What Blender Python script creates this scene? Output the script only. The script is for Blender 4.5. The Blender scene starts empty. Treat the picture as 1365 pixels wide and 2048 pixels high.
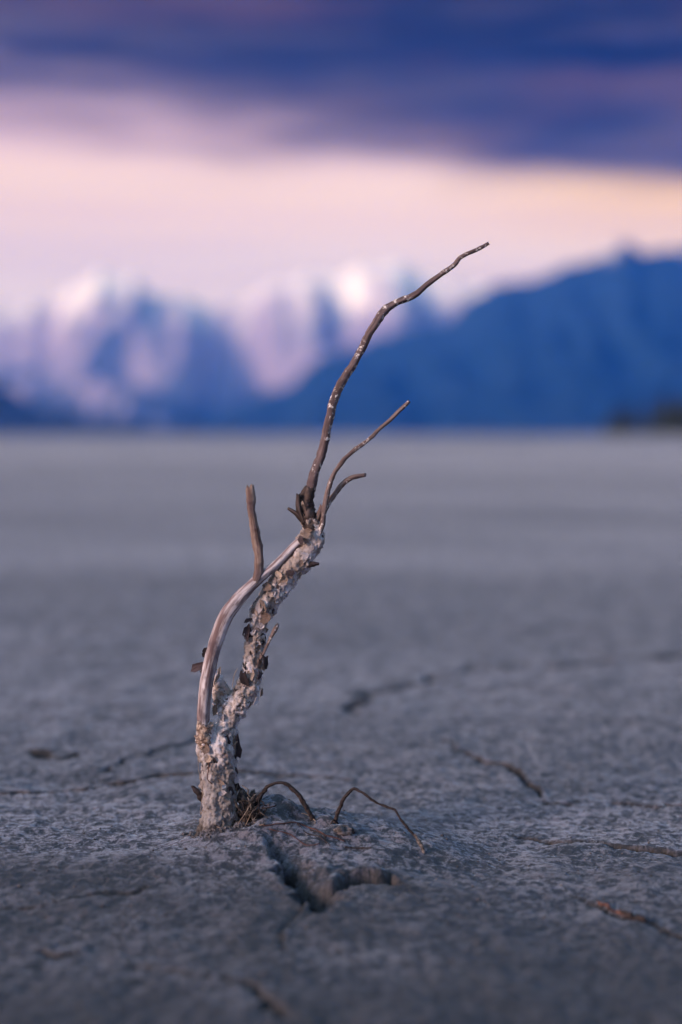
import bpy, math, random
import numpy as np
from mathutils import Vector, Matrix, Quaternion

R = math.radians
random.seed(7)
rng = np.random.default_rng(11)
scene = bpy.context.scene
COL = scene.collection

def lin(r, g, b):
    f = lambda c: (c/255/12.92) if c/255 <= .04045 else ((c/255+.055)/1.055)**2.4
    return (f(r), f(g), f(b), 1.0)

# ------------------------------------------------------------------ camera
W, H = 1365.0, 2048.0
FPX = 2844.0                      # 50 mm lens, 36 mm across the long side
HZN = 870.0                       # row of the horizon in the photograph
PITCH = math.atan((1024-HZN)/FPX)
CAM_H = 0.2914
cam_d = bpy.data.cameras.new('camera')
cam = bpy.data.objects.new('camera', cam_d)
COL.objects.link(cam)
cam.location = (0, 0, CAM_H)
cam.rotation_euler = (math.pi/2 - PITCH, 0, 0)
cam_d.sensor_fit = 'VERTICAL'
cam_d.sensor_height = 36.0
cam_d.lens = 50.0
cam_d.clip_start = 0.02
cam_d.clip_end = 200000.0
cam_d.dof.use_dof = True
cam_d.dof.focus_distance = 1.0
cam_d.dof.aperture_fstop = 2.4
scene.camera = cam

# ------------------------------------------------------------------ world
SUN_EL, SUN_AZ = R(17), R(-120)   # azimuth from +Y, clockwise positive: behind the camera on the left
SKY_STRENGTH = 0.15
world = bpy.data.worlds.new('World')
scene.world = world
world.use_nodes = True
wn, wl = world.node_tree.nodes, world.node_tree.links
wn.clear()

class NT:
    """small helper for node trees"""
    def __init__(s, tree): s.t = tree; s.n = tree.nodes; s.l = tree.links
    def put(s, sock, v):
        if v is None: return
        if hasattr(v, 'is_output') or isinstance(v, bpy.types.NodeSocket): s.l.new(v, sock)
        else: sock.default_value = v
    def math(s, op, a, b=None, clamp=False):
        n = s.n.new('ShaderNodeMath'); n.operation = op; n.use_clamp = clamp
        s.put(n.inputs[0], a); s.put(n.inputs[1], b)
        return n.outputs[0]
    def noise(s, vec, scale, detail=3, rough=.55, dist=0.0):
        n = s.n.new('ShaderNodeTexNoise'); s.put(n.inputs['Vector'], vec)
        n.inputs['Scale'].default_value = scale; n.inputs['Detail'].default_value = detail
        n.inputs['Roughness'].default_value = rough; n.inputs['Distortion'].default_value = dist
        return n.outputs['Fac']
    def ramp(s, fac, stops, interp='LINEAR'):
        n = s.n.new('ShaderNodeValToRGB'); s.put(n.inputs[0], fac)
        n.color_ramp.interpolation = interp
        e = n.color_ramp.elements
        while len(e) < len(stops): e.new(0.5)
        for i, (p, c) in enumerate(stops):
            e[i].position = p; e[i].color = c if len(c) == 4 else (*c, 1)
        return n.outputs['Color']
    def mix(s, fac, a, b, mode='MIX'):
        n = s.n.new('ShaderNodeMix'); n.data_type = 'RGBA'; n.blend_type = mode
        s.put(n.inputs[0], fac); s.put(n.inputs[6], a); s.put(n.inputs[7], b)
        return n.outputs[2]
    def maprange(s, v, a, b, c=0., d=1., smooth=True):
        n = s.n.new('ShaderNodeMapRange'); n.interpolation_type = 'SMOOTHSTEP' if smooth else 'LINEAR'
        s.put(n.inputs[0], v)
        for i, x in enumerate((a, b, c, d)): s.put(n.inputs[1+i], x)
        return n.outputs[0]
    def mapping(s, vec, scale=(1, 1, 1), rot=(0, 0, 0), loc=(0, 0, 0)):
        n = s.n.new('ShaderNodeMapping'); s.put(n.inputs['Vector'], vec)
        n.inputs['Scale'].default_value = scale; n.inputs['Rotation'].default_value = rot
        n.inputs['Location'].default_value = loc
        return n.outputs[0]
    def bump(s, h, strength, dist, normal=None):
        n = s.n.new('ShaderNodeBump'); s.put(n.inputs['Height'], h)
        n.inputs['Strength'].default_value = strength; n.inputs['Distance'].default_value = dist
        s.put(n.inputs['Normal'], normal)
        return n.outputs[0]

w = NT(world.node_tree)
tc = w.n.new('ShaderNodeTexCoord').outputs['Generated']
sep = w.n.new('ShaderNodeSeparateXYZ'); w.l.new(tc, sep.inputs[0])
dx, dy, dz = sep.outputs
sky = w.n.new('ShaderNodeTexSky')
sky.sky_type = 'NISHITA'; sky.sun_disc = False
sky.sun_elevation = SUN_EL; sky.sun_rotation = SUN_AZ
sky.air_density = 1.3; sky.dust_density = 1.0; sky.ozone_density = 2.0
clear = w.mix(1.0, sky.outputs[0], (SKY_STRENGTH, SKY_STRENGTH, SKY_STRENGTH, 1), 'MULTIPLY')
# sunset glow round the horizon under the cloud bank, streaky clouds above it
ele = w.math('ADD', dz, w.math('MULTIPLY', dx, 0.075))
n_big = w.noise(w.mapping(tc, (2.6, 2.6, 15), (0, R(5), 0), (.3, 0, .4)), 1.0, 4, .5)
n_fine = w.noise(w.mapping(tc, (6, 6, 42), (0, R(7), 0), (1.3, 0, 2.4)), 1.0, 3, .5)
wav = w.math('ADD', w.math('MULTIPLY', w.math('SUBTRACT', n_big, .5), .20),
             w.math('MULTIPLY', w.math('SUBTRACT', n_fine, .5), .18))
ele_c = w.math('ADD', ele, wav)
K = 1.0
glow = w.ramp(w.math('MULTIPLY', dz, 2.5), [
    (0.00, lin(214, 190, 214)), (0.20, lin(226, 206, 220)), (0.30, lin(236, 214, 220)),
    (0.37, lin(244, 212, 208)), (0.43, lin(255, 220, 204)), (0.50, lin(240, 202, 204)), (0.60, lin(222, 186, 202)), (1.0, lin(190, 190, 215))])
warm = w.math('MULTIPLY', w.maprange(dx, .02, .26), w.maprange(dz, .10, .17))
glow = w.mix(w.math('MULTIPLY', warm, 1.0), glow, lin(255, 208, 146))
ele_d = w.math('ADD', w.math('ADD', dz, w.math('MULTIPLY', dx, 0.03)), wav)
cloud = w.ramp(w.math('MULTIPLY', ele_d, 2.0), [
    (0.32, lin(190, 160, 186)), (0.39, lin(134, 110, 150)), (0.45, lin(98, 88, 134)), (0.50, lin(62, 60, 96)),
    (0.56, lin(20, 24, 40)), (0.66, lin(8, 14, 26)), (0.75, lin(12, 18, 32)), (1.0, lin(50, 70, 120))])
streak = w.noise(w.mapping(tc, (7, 7, 60), (0, R(9), 0), (3.1, 0, .7)), 1.0, 4, .6, .4)
cloud = w.mix(w.maprange(streak, .46, .66, 0, .48), cloud, lin(118, 104, 146))
cloud = w.mix(w.maprange(streak, .48, .34, 0, .55), cloud, lin(20, 26, 48))
mauve = w.maprange(w.noise(w.mapping(tc, (4, 4, 26), (0, R(6), 0), (5, 0, 1.1)), 1.0, 3, .5), .5, .68)
cloud = w.mix(w.math('MULTIPLY', mauve, .7), cloud, lin(140, 104, 134))
soft = w.maprange(dx, -.22, .16, .050, .012)              # the bank frays towards the left, ends in a clean edge on the right
m_in = w.math('ADD', ele, w.math('MULTIPLY', wav, w.maprange(dx, -.2, .2, .6, .15)))
m_cloud = w.maprange(m_in, w.math('SUBTRACT', .186, soft), w.math('ADD', .190, soft))
gst = w.noise(w.mapping(tc, (3, 3, 60), (0, R(1), 0), (2, 0, 3)), 1.0, 3, .5)
glow = w.mix(w.maprange(gst, .38, .66, .0, .30), glow, lin(206, 178, 200))
glow = w.mix(1.0, glow, (.44, .455, .54, 1), 'MULTIPLY')
cloud = w.mix(1.0, cloud, (.25, .24, .135, 1), 'MULTIPLY')
low = w.mix(m_cloud, glow, cloud)
# the bank breaks up overhead and lets the clear twilight sky through
m_clear = w.maprange(w.math('ADD', dz, w.math('MULTIPLY', w.math('SUBTRACT', w.noise(w.mapping(tc, (3, 3, 3)), 1, 4), .5), .35)), .33, .52)
full = w.mix(m_clear, low, clear)
bg = w.n.new('ShaderNodeBackground'); w.l.new(full, bg.inputs[0]); bg.inputs[1].default_value = 1.0
out = w.n.new('ShaderNodeOutputWorld'); w.l.new(bg.outputs[0], out.inputs[0])

# ------------------------------------------------------------------ sun
sd = bpy.data.lights.new('sun', 'SUN')
sd.energy = 2.0; sd.angle = R(18); sd.color = (1.0, .70, .75)
sun = bpy.data.objects.new('sun', sd); COL.objects.link(sun)
to_sun = Vector((math.sin(SUN_AZ)*math.cos(SUN_EL), math.cos(SUN_AZ)*math.cos(SUN_EL), math.sin(SUN_EL)))
sun.rotation_euler = to_sun.to_track_quat('Z', 'Y').to_euler()
sun.location = to_sun*50

vs = scene.view_settings
vs.view_transform = 'Standard'; vs.look = 'None'; vs.exposure = 1.15; vs.gamma = 1.0
vs.use_curve_mapping = False
scene.cycles.use_denoising = True
scene.cycles.max_bounces = 6
scene.cycles.volume_bounces = 2

# ------------------------------------------------------------------ geometry helpers
cp, sp_ = math.cos(PITCH), math.sin(PITCH)
def px(x, y, d=1.0):
    """pixel of the photograph -> point at depth d metres along the lens axis"""
    u = (x - W/2)/FPX*d; v = -(y - H/2)/FPX*d
    return Vector((u, d*cp + v*sp_, CAM_H - d*sp_ + v*cp))
def gpx(x, y, z=0.0):
    """pixel -> point where its ray meets the ground at height z"""
    a = px(x, y, 1.0) - Vector((0, 0, CAM_H))
    t = (z - CAM_H)/a.z
    return Vector((a.x*t, a.y*t, z))

def hash3(i, j, k, seed):
    h = (i.astype(np.int64)*374761393 + j.astype(np.int64)*668265263 + k.astype(np.int64)*2147483647 + seed*974711) & 0xffffffff
    h = ((h ^ (h >> 13))*1274126177) & 0xffffffff
    h = ((h ^ (h >> 16))*2246822519) & 0xffffffff
    return ((h ^ (h >> 15)) & 0xffffff)/float(0xffffff)
def vnoise(x, y, z=None, seed=0):
    x = np.asarray(x, float); y = np.asarray(y, float)
    z = np.zeros_like(x) if z is None else np.asarray(z, float)
    i, j, k = np.floor(x), np.floor(y), np.floor(z)
    fx, fy, fz = x-i, y-j, z-k
    s = lambda t: t*t*t*(t*(t*6-15)+10)
    ux, uy, uz = s(fx), s(fy), s(fz)
    r = 0
    for a in (0, 1):
        for b in (0, 1):
            for c in ((0, 1) if np.any(fz) else (0,)):
                wt = (ux if a else 1-ux)*(uy if b else 1-uy)*((uz if c else 1-uz) if np.any(fz) else 1)
                r = r + wt*hash3(i+a, j+b, k+c, seed)
    return r*2-1
def fbm(x, y, z=None, oct=4, seed=0, rough=.5):
    r, a, f = 0, 1.0, 1.0
    for o in range(oct):
        r = r + a*vnoise(np.asarray(x)*f, np.asarray(y)*f, None if z is None else np.asarray(z)*f, seed+o*17)
        a *= rough; f *= 2.03
    return r
def sstep(x, a, b):
    t = np.clip((x-a)/(b-a), 0, 1); return t*t*(3-2*t)

def mesh_obj(name, V, F, mats, parent=None, smooth=True, uv=None, loc=None):
    me = bpy.data.meshes.new(name)
    V = np.asarray(V, np.float32)
    me.from_pydata([tuple(v) for v in V.tolist()], [], [tuple(f) for f in F])
    if smooth: me.polygons.foreach_set('use_smooth', [True]*len(me.polygons))
    if uv is not None:
        l = me.uv_layers.new(name='UVMap')
        idx = np.zeros(len(me.loops), np.int32); me.loops.foreach_get('vertex_index', idx)
        l.data.foreach_set('uv', np.asarray(uv, np.float32)[idx].ravel())
    for m in (mats if isinstance(mats, (list, tuple)) else [mats]): me.materials.append(m)
    o = bpy.data.objects.new(name, me); COL.objects.link(o)
    if parent is not None:
        o.parent = parent
        o.matrix_parent_inverse = Matrix.Translation(-parent.location)
    me.update()
    return o
def grid_obj(name, P, mat):
    """P: (rows, cols, 3) array -> one sheet"""
    r, c, _ = P.shape
    me = bpy.data.meshes.new(name)
    me.vertices.add(r*c); me.vertices.foreach_set('co', P.reshape(-1).astype(np.float32))
    a = (np.arange(r-1)[:, None]*c + np.arange(c-1)[None, :]).ravel()
    q = np.stack([a, a+1, a+c+1, a+c], 1).astype(np.int32)
    n = len(q)
    me.loops.add(n*4); me.loops.foreach_set('vertex_index', q.ravel())
    me.polygons.add(n); me.polygons.foreach_set('loop_start', np.arange(n, dtype=np.int32)*4)
    me.polygons.foreach_set('loop_total', np.full(n, 4, np.int32))
    me.polygons.foreach_set('use_smooth', np.ones(n, bool))
    me.update(); me.validate()
    me.materials.append(mat)
    o = bpy.data.objects.new(name, me); COL.objects.link(o)
    return o
def tag(o, label, cat, group=None):
    o['label'] = label; o['category'] = cat
    if group: o['group'] = group
    return o

def material(name, rough=.8, spec=.4):
    m = bpy.data.materials.new(name); m.use_nodes = True
    t = NT(m.node_tree); b = t.n['Principled BSDF']
    b.inputs['Roughness'].default_value = rough
    b.inputs['Specular IOR Level'].default_value = spec
    t.b = b
    t.obj = t.n.new('ShaderNodeTexCoord').outputs['Object']
    t.uv = None
    return m, t

# ------------------------------------------------------------------ materials
def ground_material():
    m, t = material('dry_silt', .62, .5)
    P = t.obj
    at = t.n.new('ShaderNodeAttribute'); at.attribute_name = 'crack'; crack = at.outputs['Fac']
    big = t.noise(P, 2.2, 4, .55)
    mid = t.noise(P, 26, 4, .6)
    mott = t.noise(P, 150, 5, .66, .6)
    fine = t.noise(P, 480, 4, .7)
    pits = t.noise(P, 75, 2, .5)
    crust = t.math('ADD', t.math('MULTIPLY', mott, .62), t.math('MULTIPLY', fine, .38))
    f = t.maprange(t.math('ADD', crust, t.math('MULTIPLY', t.math('SUBTRACT', mid, .5), .22)), .455, .555)
    col = t.mix(f, (.010, .013, .020, 1), (.150, .146, .178, 1))
    col = t.mix(t.maprange(big, .40, .66, 0, .40), col, (.050, .054, .068, 1))
    far = t.noise(t.mapping(P, (.05, .16, 1)), 1.0, 4, .6)
    col = t.mix(t.maprange(far, .42, .66, 0, .6), col, (.045, .043, .047, 1))
    mids = t.noise(t.mapping(P, (.45, 1.1, 1), loc=(3.3, 1.7, 0)), 1.0, 4, .55)
    col = t.mix(t.maprange(mids, .40, .62, 0, .42), col, (.030, .033, .042, 1))
    brown = t.maprange(t.noise(P, 12, 4, .6), .55, .72, 0, .35)
    col = t.mix(brown, col, (.075, .062, .055, 1))
    col = t.mix(t.maprange(pits, .67, .73, 0, .75), col, (.018, .018, .02, 1))
    col = t.mix(t.math('MULTIPLY', crack, 1.5, True), col, t.mix(t.maprange(crack, .55, .85), (.026, .021, .018, 1), (.006, .005, .005, 1)))
    ps = t.n.new('ShaderNodeSeparateXYZ'); t.l.new(P, ps.inputs[0])
    near_shade = t.maprange(t.math('ADD', ps.outputs[1], t.math('MULTIPLY', t.math('SUBTRACT', t.noise(P, 5, 5, .6), .5), 1.1)), .62, 1.15, .75, 0.)
    col = t.mix(near_shade, col, (.016, .018, .022, 1))          # foreground shade painted into the mud colour, with a noisy edge
    t.l.new(col, t.b.inputs['Base Color'])
    h = t.math('ADD', t.math('MULTIPLY', mott, .7), t.math('MULTIPLY', fine, .3))
    h = t.math('SUBTRACT', h, t.maprange(pits, .66, .74, 0, .6))
    t.l.new(t.bump(h, 1.0, .003), t.b.inputs['Normal'])
    t.l.new(t.maprange(f, 0, 1, .52, .72), t.b.inputs['Roughness'])
    sh = t.math('MULTIPLY', t.maprange(f, 0, 1, .06, .60), t.maprange(near_shade, 0, .75, 1.0, .25))
    sh = t.math('MULTIPLY', sh, t.maprange(mids, .36, .64, 1.25, .80))
    sh = t.math('MULTIPLY', sh, t.maprange(far, .40, .64, 1.1, .75))
    sh = t.math('MULTIPLY', sh, t.maprange(crack, 0, .5, 1.0, .05))
    t.l.new(sh, t.b.inputs['Sheen Weight'])                 # dusty film on the pale crust: brighter towards grazing view
    t.b.inputs['Sheen Roughness'].default_value = .27
    t.b.inputs['Sheen Tint'].default_value = (.60, .79, 1, 1)
    return m

def mountain_material(name, snow_lo, snow_hi, rock, forest, tree_hi):
    m, t = material(name, .9, .2)
    geo = t.n.new('ShaderNodeNewGeometry')
    s = t.n.new('ShaderNodeSeparateXYZ'); t.l.new(geo.outputs['Position'], s.inputs[0])
    nn = t.n.new('ShaderNodeSeparateXYZ'); t.l.new(geo.outputs['Normal'], nn.inputs[0])
    n1 = t.noise(t.mapping(geo.outputs['Position'], (.0058, .0014, .0008)), 1.0, 5, .6)
    n2 = t.noise(t.mapping(geo.outputs['Position'], (.0009, .0009, .0009)), 1.0, 4, .6)
    zz = t.math('ADD', s.outputs[2], t.math('MULTIPLY', t.math('SUBTRACT', n1, .5), 1500.))
    zz = t.math('ADD', zz, t.math('MULTIPLY', t.math('SUBTRACT', n2, .5), 500.))
    snow = t.maprange(zz, snow_lo, snow_hi)
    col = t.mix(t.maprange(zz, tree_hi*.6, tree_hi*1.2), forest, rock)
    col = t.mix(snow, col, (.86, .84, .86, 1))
    t.l.new(col, t.b.inputs['Base Color'])
    return m

def crust_material():
    m, t = material('weathered_bark', .85, .3)
    P = t.obj
    a = t.noise(P, 110, 5, .65, .6); b = t.noise(P, 330, 5, .7, .3); c = t.noise(P, 48, 3, .55); d = t.noise(P, 1500, 3, .7)
    sp = t.n.new('ShaderNodeSeparateXYZ'); t.l.new(P, sp.inputs[0])
    pale = t.mix(t.maprange(c, .40, .60), (.34, .295, .27, 1), (.74, .73, .77, 1))
    col = t.mix(t.maprange(t.math('ADD', t.math('MULTIPLY', a, .55), t.math('MULTIPLY', b, .45)), .37, .50), (.075, .060, .054, 1), pale)
    col = t.mix(t.maprange(t.noise(P, 70, 3, .6), .57, .66, 0, .55), col, (.24, .14, .105, 1))
    col = t.mix(t.maprange(b, .60, .70, 0, .85), col, (.035, .028, .028, 1))
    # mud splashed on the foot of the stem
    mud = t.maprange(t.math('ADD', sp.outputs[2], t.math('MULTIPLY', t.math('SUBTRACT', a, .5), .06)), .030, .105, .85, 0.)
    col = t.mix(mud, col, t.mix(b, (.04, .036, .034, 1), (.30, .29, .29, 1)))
    foot_shade = t.maprange(t.math('ADD', sp.outputs[2], t.math('MULTIPLY', t.math('SUBTRACT', b, .5), .03)), .011, .026, .9, 0.)  # contact shade painted into the bark at the stem's foot
    col = t.mix(foot_shade, col, (.030, .025, .022, 1))
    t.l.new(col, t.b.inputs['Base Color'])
    h = t.math('ADD', t.math('MULTIPLY', b, .6), t.math('MULTIPLY', d, .3))
    t.l.new(t.bump(h, .9, .0022), t.b.inputs['Normal'])
    return m

def wood_material(name, pale, dark, purple, fleck=0.0, streak=1.0, bias=.5):
    """streaks run along the limb: UV.x around, UV.y along (metres)"""
    m, t = material(name, .78, .25)
    uv = t.n.new('ShaderNodeUVMap').outputs[0]
    s1 = t.noise(t.mapping(uv, (5.5, 22, 1)), 1.0, 4, .6, .3)
    s2 = t.noise(t.mapping(uv, (30, 60, 1)), 1.0, 4, .65, .2)
    bl = t.noise(t.mapping(uv, (3, 60, 1), loc=(4, 2, 0)), 1.0, 3, .6)
    v = t.math('ADD', t.math('MULTIPLY', s1, .7), t.math('MULTIPLY', s2, .3))
    col = t.mix(t.maprange(v, bias-.10, bias+.10), dark, pale)
    col = t.mix(t.maprange(bl, .5, .64, 0, .65), col, purple)
    col = t.mix(t.maprange(s2, .58, .68, 0, .6), col, (.05, .035, .035, 1))
    if fleck:
        fl = t.noise(t.obj, 330, 4, .65); fl2 = t.noise(t.obj, 38, 2, .5)
        fm = t.math('MULTIPLY', t.maprange(fl, .55, .60), t.maprange(fl2, .46, .56, 0, fleck))
        col = t.mix(fm, col, (.66, .64, .62, 1))
    t.l.new(col, t.b.inputs['Base Color'])
    t.l.new(t.bump(t.math('ADD', s2, t.math('MULTIPLY', t.noise(t.obj, 900, 3), .4)), .45, .0008), t.b.inputs['Normal'])
    return m

def flake_material(name, a, b):
    m, t = material(name, .8, .3)
    oi = t.n.new('ShaderNodeObjectInfo').outputs['Random']
    n = t.noise(t.obj, 420, 4, .65)
    col = t.mix(t.maprange(t.math('ADD', n, t.math('MULTIPLY', t.math('SUBTRACT', oi, .5), .3)), .38, .62), a, b)
    col = t.mix(t.maprange(t.noise(t.obj, 900, 3, .6), .57, .66, 0, .7), col, (.05, .04, .04, 1))
    t.l.new(col, t.b.inputs['Base Color'])
    t.l.new(t.bump(n, .6, .001), t.b.inputs['Normal'])
    return m
def plain_material(name, a, b, scale=400, rough=.8):
    m, t = material(name, rough, .3)
    n = t.noise(t.obj, scale, 4, .65)
    t.l.new(t.mix(t.maprange(n, .4, .6), a, b), t.b.inputs['Base Color'])
    t.l.new(t.bump(n, .6, .0012), t.b.inputs['Normal'])
    return m

M_ground = ground_material()
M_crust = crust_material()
M_smooth = wood_material('peeled_wood', (.60, .575, .60, 1), (.15, .105, .105, 1), (.095, .068, .080, 1), bias=.51)
M_side = wood_material('grey_brown_wood', (.27, .215, .185, 1), (.10, .065, .058, 1), (.10, .07, .08, 1), bias=.5)
M_stem = wood_material('purple_brown_bark', (.19, .145, .145, 1), (.075, .055, .058, 1), (.11, .082, .092, 1), fleck=1.0, bias=.52)
M_twig = wood_material('speckled_twig_bark', (.25, .20, .185, 1), (.085, .060, .058, 1), (.10, .075, .08, 1), fleck=1.0, bias=.5)
M_collar = wood_material('dark_scarred_bark', (.15, .11, .095, 1), (.026, .019, .018, 1), (.11, .085, .08, 1), bias=.55)
M_fl_pale = flake_material('pale_bark_scale', (.22, .19, .19, 1), (.68, .66, .69, 1))
M_fl_tan = flake_material('tan_bark_scale', (.12, .085, .07, 1), (.46, .37, .30, 1))
M_fl_dark = flake_material('dark_bark_scale', (.018, .014, .016, 1), (.075, .055, .062, 1))
M_root = plain_material('dark_root_bark', (.010, .008, .009, 1), (.042, .032, .030, 1), 500)
M_rootmud = plain_material('muddy_root_bark', (.05, .042, .038, 1), (.19, .17, .155, 1), 500)
M_clump = plain_material('tangled_root_mud', (.012, .010, .010, 1), (.085, .072, .066, 1), 300)
M_fibre = plain_material('pale_fibre', (.20, .15, .11, 1), (.34, .27, .21, 1), 200)
M_redhair = plain_material('reddish_fibre', (.05, .022, .02, 1), (.10, .045, .035, 1), 200)
M_clod = plain_material('silt_clod', (.035, .032, .032, 1), (.13, .12, .125, 1), 300)
M_conifer = plain_material('conifer_green', (.012, .02, .016, 1), (.03, .045, .03, 1), 2)
M_frag = plain_material('reddish_bark_fragment', (.03, .014, .012, 1), (.17, .075, .05, 1), 160)

# ------------------------------------------------------------------ the mudflat
def axis(fine0, fine1, step, hi, lo, g_hi, g_lo, slow=None):
    a = list(np.arange(fine0, fine1, step))
    s = step
    while a[-1] < hi:
        s = s*g_hi if slow is None or a[-1] > slow else step + .011*(a[-1]-fine1) + 1e-5
        a.append(a[-1]+s)
    b, s = [], step
    v = fine0
    while v > lo:
        s *= g_lo; v -= s; b.append(v)
    return np.array(b[::-1]+a)
xs = axis(-.33, .46, .0021, 45000, -45000, 1.09, 1.09)
ys = axis(.64, 1.30, .0021, 40000, -3000, 1.07, 1.09, slow=3.0)
GX, GY = np.meshgrid(xs, ys)

def poly_px(pts, z=0.0): return [gpx(x, y, z) for x, y in pts]
def polydist(poly, X, Y, wob=.0):
    """distance, side and parameter to a polyline; evaluated only close by"""
    best = np.full(X.shape, 9e9); side = np.zeros(X.shape); par = np.zeros(X.shape)
    n = len(poly)-1
    for i in range(n):
        ax, ay = poly[i].x, poly[i].y; bx, by = poly[i+1].x, poly[i+1].y
        ex, ey = bx-ax, by-ay; L2 = ex*ex+ey*ey
        t = np.clip(((X-ax)*ex+(Y-ay)*ey)/L2, 0, 1)
        ddx, ddy = X-(ax+t*ex), Y-(ay+t*ey)
        d = np.hypot(ddx, ddy); mk = d < best
        best = np.where(mk, d, best); side = np.where(mk, np.sign(ex*(Y-ay)-ey*(X-ax)), side)
        par = np.where(mk, (i+t)/n, par)
    return best, side, par

CRACKS = [  # pixels, half width (m), depth (m)
    ([(-120, 1604), (0, 1592), (60, 1587), (120, 1580), (178, 1577), (205, 1556), (228, 1546), (246, 1527), (300, 1508), (350, 1496), (400, 1480), (470, 1470)], .0048, .016),
    ([(178, 1577), (250, 1566), (330, 1551), (410, 1545), (520, 1552), (640, 1554), (720, 1560)], .0036, .010),
    ([(700, 1432), (738, 1398), (770, 1384), (805, 1374), (840, 1365), (880, 1352), (926, 1338), (990, 1336), (1100, 1332), (1200, 1325), (1365, 1312), (1560, 1304)], .0050, .014),
    ([(900, 1345), (990, 1337), (1100, 1332), (1200, 1325), (1365, 1312), (1560, 1304)], .0034, .008),
    ([(893, 1478), (905, 1494), (960, 1518), (1008, 1530), (1040, 1555), (1072, 1574), (1096, 1596), (1200, 1598), (1330, 1607), (1480, 1606)], .0026, .010),
    ([(1020, 1668), (1110, 1680), (1175, 1683), (1230, 1690), (1300, 1697), (1365, 1703), (1480, 1706)], .0019, .007),
    ([(70, 1893), (105, 1902), (150, 1906)], .0022, .006),
    ([(275, 1922), (310, 1936), (350, 1941), (390, 1945), (440, 1954), (500, 1984), (560, 2015), (600, 2060)], .0024, .009),
    ([(620, 1806), (590, 1830), (570, 1880), (575, 1960)], .0010, .0016),
    ([(-100, 1835), (60, 1822), (180, 1802), (300, 1790)], .0010, .002),
    ([(1160, 1795), (1215, 1822), (1290, 1845), (1380, 1880)], .0011, .003),
    ([(60, 1505), (120, 1512), (160, 1506)], .004, .004),
]
def ground_height(X, Y):
    X = np.asarray(X, float); Y = np.asarray(Y, float)
    near = (np.abs(X) < 3) & (Y > -1) & (Y < 6)
    Z = np.zeros(X.shape); C = np.zeros(X.shape)
    # broad undulation of the flat, larger further off
    Z +=   .020*fbm(X*.5, Y*.7, oct=3, seed=3)*sstep(np.hypot(X, Y-1), .4, 2.5)
    Z += .22*fbm(X*.03, Y*.06, oct=3, seed=5)*sstep(np.hypot(X, Y), 8, 60)
    x, y = X[near], Y[near]
    z = .0030*fbm(x*7, y*7, oct=3, seed=8) + .0012*fbm(x*36, y*36, oct=3, seed=9) + .0007*fbm(x*150, y*150, oct=3, seed=10)
    # the mound heaved up round the root
    wx = x + .006*fbm(x*30, y*30, oct=3, seed=21); wy = y + .006*fbm(x*30, y*30, oct=3, seed=22)
    prx = np.where(wx < -.058, np.exp(-((wx+.058)/.036)**2), np.clip(1-(wx+.058)/.155, 0, 1)**1.1)
    ridge_y = 1.000 - .10*(wx+.05)
    dyy = wy-ridge_y
    pry = np.where(dyy < 0, np.exp(-(dyy/.050)**2), np.exp(-(dyy/.040)**2))
    z += .0285*prx*pry*(1+.22*fbm(x*45, y*45, oct=3, seed=23))
    # low swell of the plate in front of the stem
    z += .007*np.exp(-((x+.11)/.13)**2-((y-.93)/.07)**2)
    z -= .007*np.exp(-((x+.24)/.05)**2-((y-1.19)/.03)**2)      # shallow hollow far left
    crk = np.zeros(x.shape)
    rr = np.hypot(x+.0890, (y-.985)*1.0)+.0015*fbm(x*160, y*160, oct=2, seed=77)
    z -= .011*np.exp(-((rr-.0134)/.0032)**2)*np.clip(.6+.9*fbm(x*60, y*60, oct=2, seed=78), .1, 1.2)
    for i, (pts, hw, dep) in enumerate(CRACKS):
        pl = poly_px(pts)
        wob = .004+hw
        far_w = .016*sstep(y, 1.25, 1.8)
        qx = x + wob*fbm(x*40, y*40, oct=3, seed=40+i) + far_w*fbm(x*13, y*9, oct=3, seed=140+i); qy = y + wob*fbm(x*40, y*40, oct=3, seed=60+i) + far_w*fbm(x*13, y*9, oct=3, seed=160+i)
        d, s, p = polydist(pl, qx, qy)
        vary = np.clip(.85+.8*fbm(x*22, y*22, oct=2, seed=80+i), .12, 1.7)*sstep(p, -.02, .05)*sstep(1-p, -.02, .05)
        wdt = hw*vary
        f = np.clip(1-d/np.maximum(wdt, 1e-5), 0, 1)
        z -= dep*np.minimum(vary, 1.1)*sstep(f, 0, .75)
        lip = np.exp(-((d-hw*1.8)/(hw*1.3))**2)*.0010*np.where(s > 0, 1, -.6)
        z += lip
        crk = np.maximum(crk, sstep(f, 0, .35))
    # the open cavity in front of the mound: steep under the near plate, sloping up at the back
    near_edge = poly_px([(455, 1676), (500, 1690), (536, 1708), (550, 1740), (566, 1766), (592, 1790), (626, 1808)], .006)
    qx = x + .0040*fbm(x*75, y*75, oct=4, seed=31); qy = y + .0040*fbm(x*75, y*75, oct=4, seed=32)
    d, s, p = polydist(near_edge, qx, qy)
    sd_ = d*s                                       # > 0 : behind / right of the edge
    amt = sstep(p, .30, .66)*(1-.35*sstep(p, .93, 1.0))
    slit = sstep(sd_, -.0006, .0016)*(1-sstep(sd_, .0050, .0100))
    prof = sstep(sd_, -.0006, .0020)*(1-sstep(sd_, .006, .027))
    endf = np.where(p >= .999, np.clip(1-d/.012, 0, 1), 1)
    endf = np.where(p <= .001, np.clip(1-d/.012, 0, 1), endf)
    z -= (.018*prof+.045*slit)*amt*endf
    crk = np.maximum(crk, .5*amt*prof*endf); crk = np.maximum(crk, amt*slit*endf)
    z += .0022*fbm(x*210, y*210, oct=3, seed=37)*sstep(sd_, .002, .008)*(1-sstep(sd_, .03, .05))*amt*endf
    lipn = np.exp(-((sd_+.004)/.004)**2)*amt*endf
    z += .0020*lipn
    far_edge = poly_px([(612, 1804), (655, 1779), (690, 1766), (735, 1762), (775, 1756), (800, 1768), (850, 1790)], .004)
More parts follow.
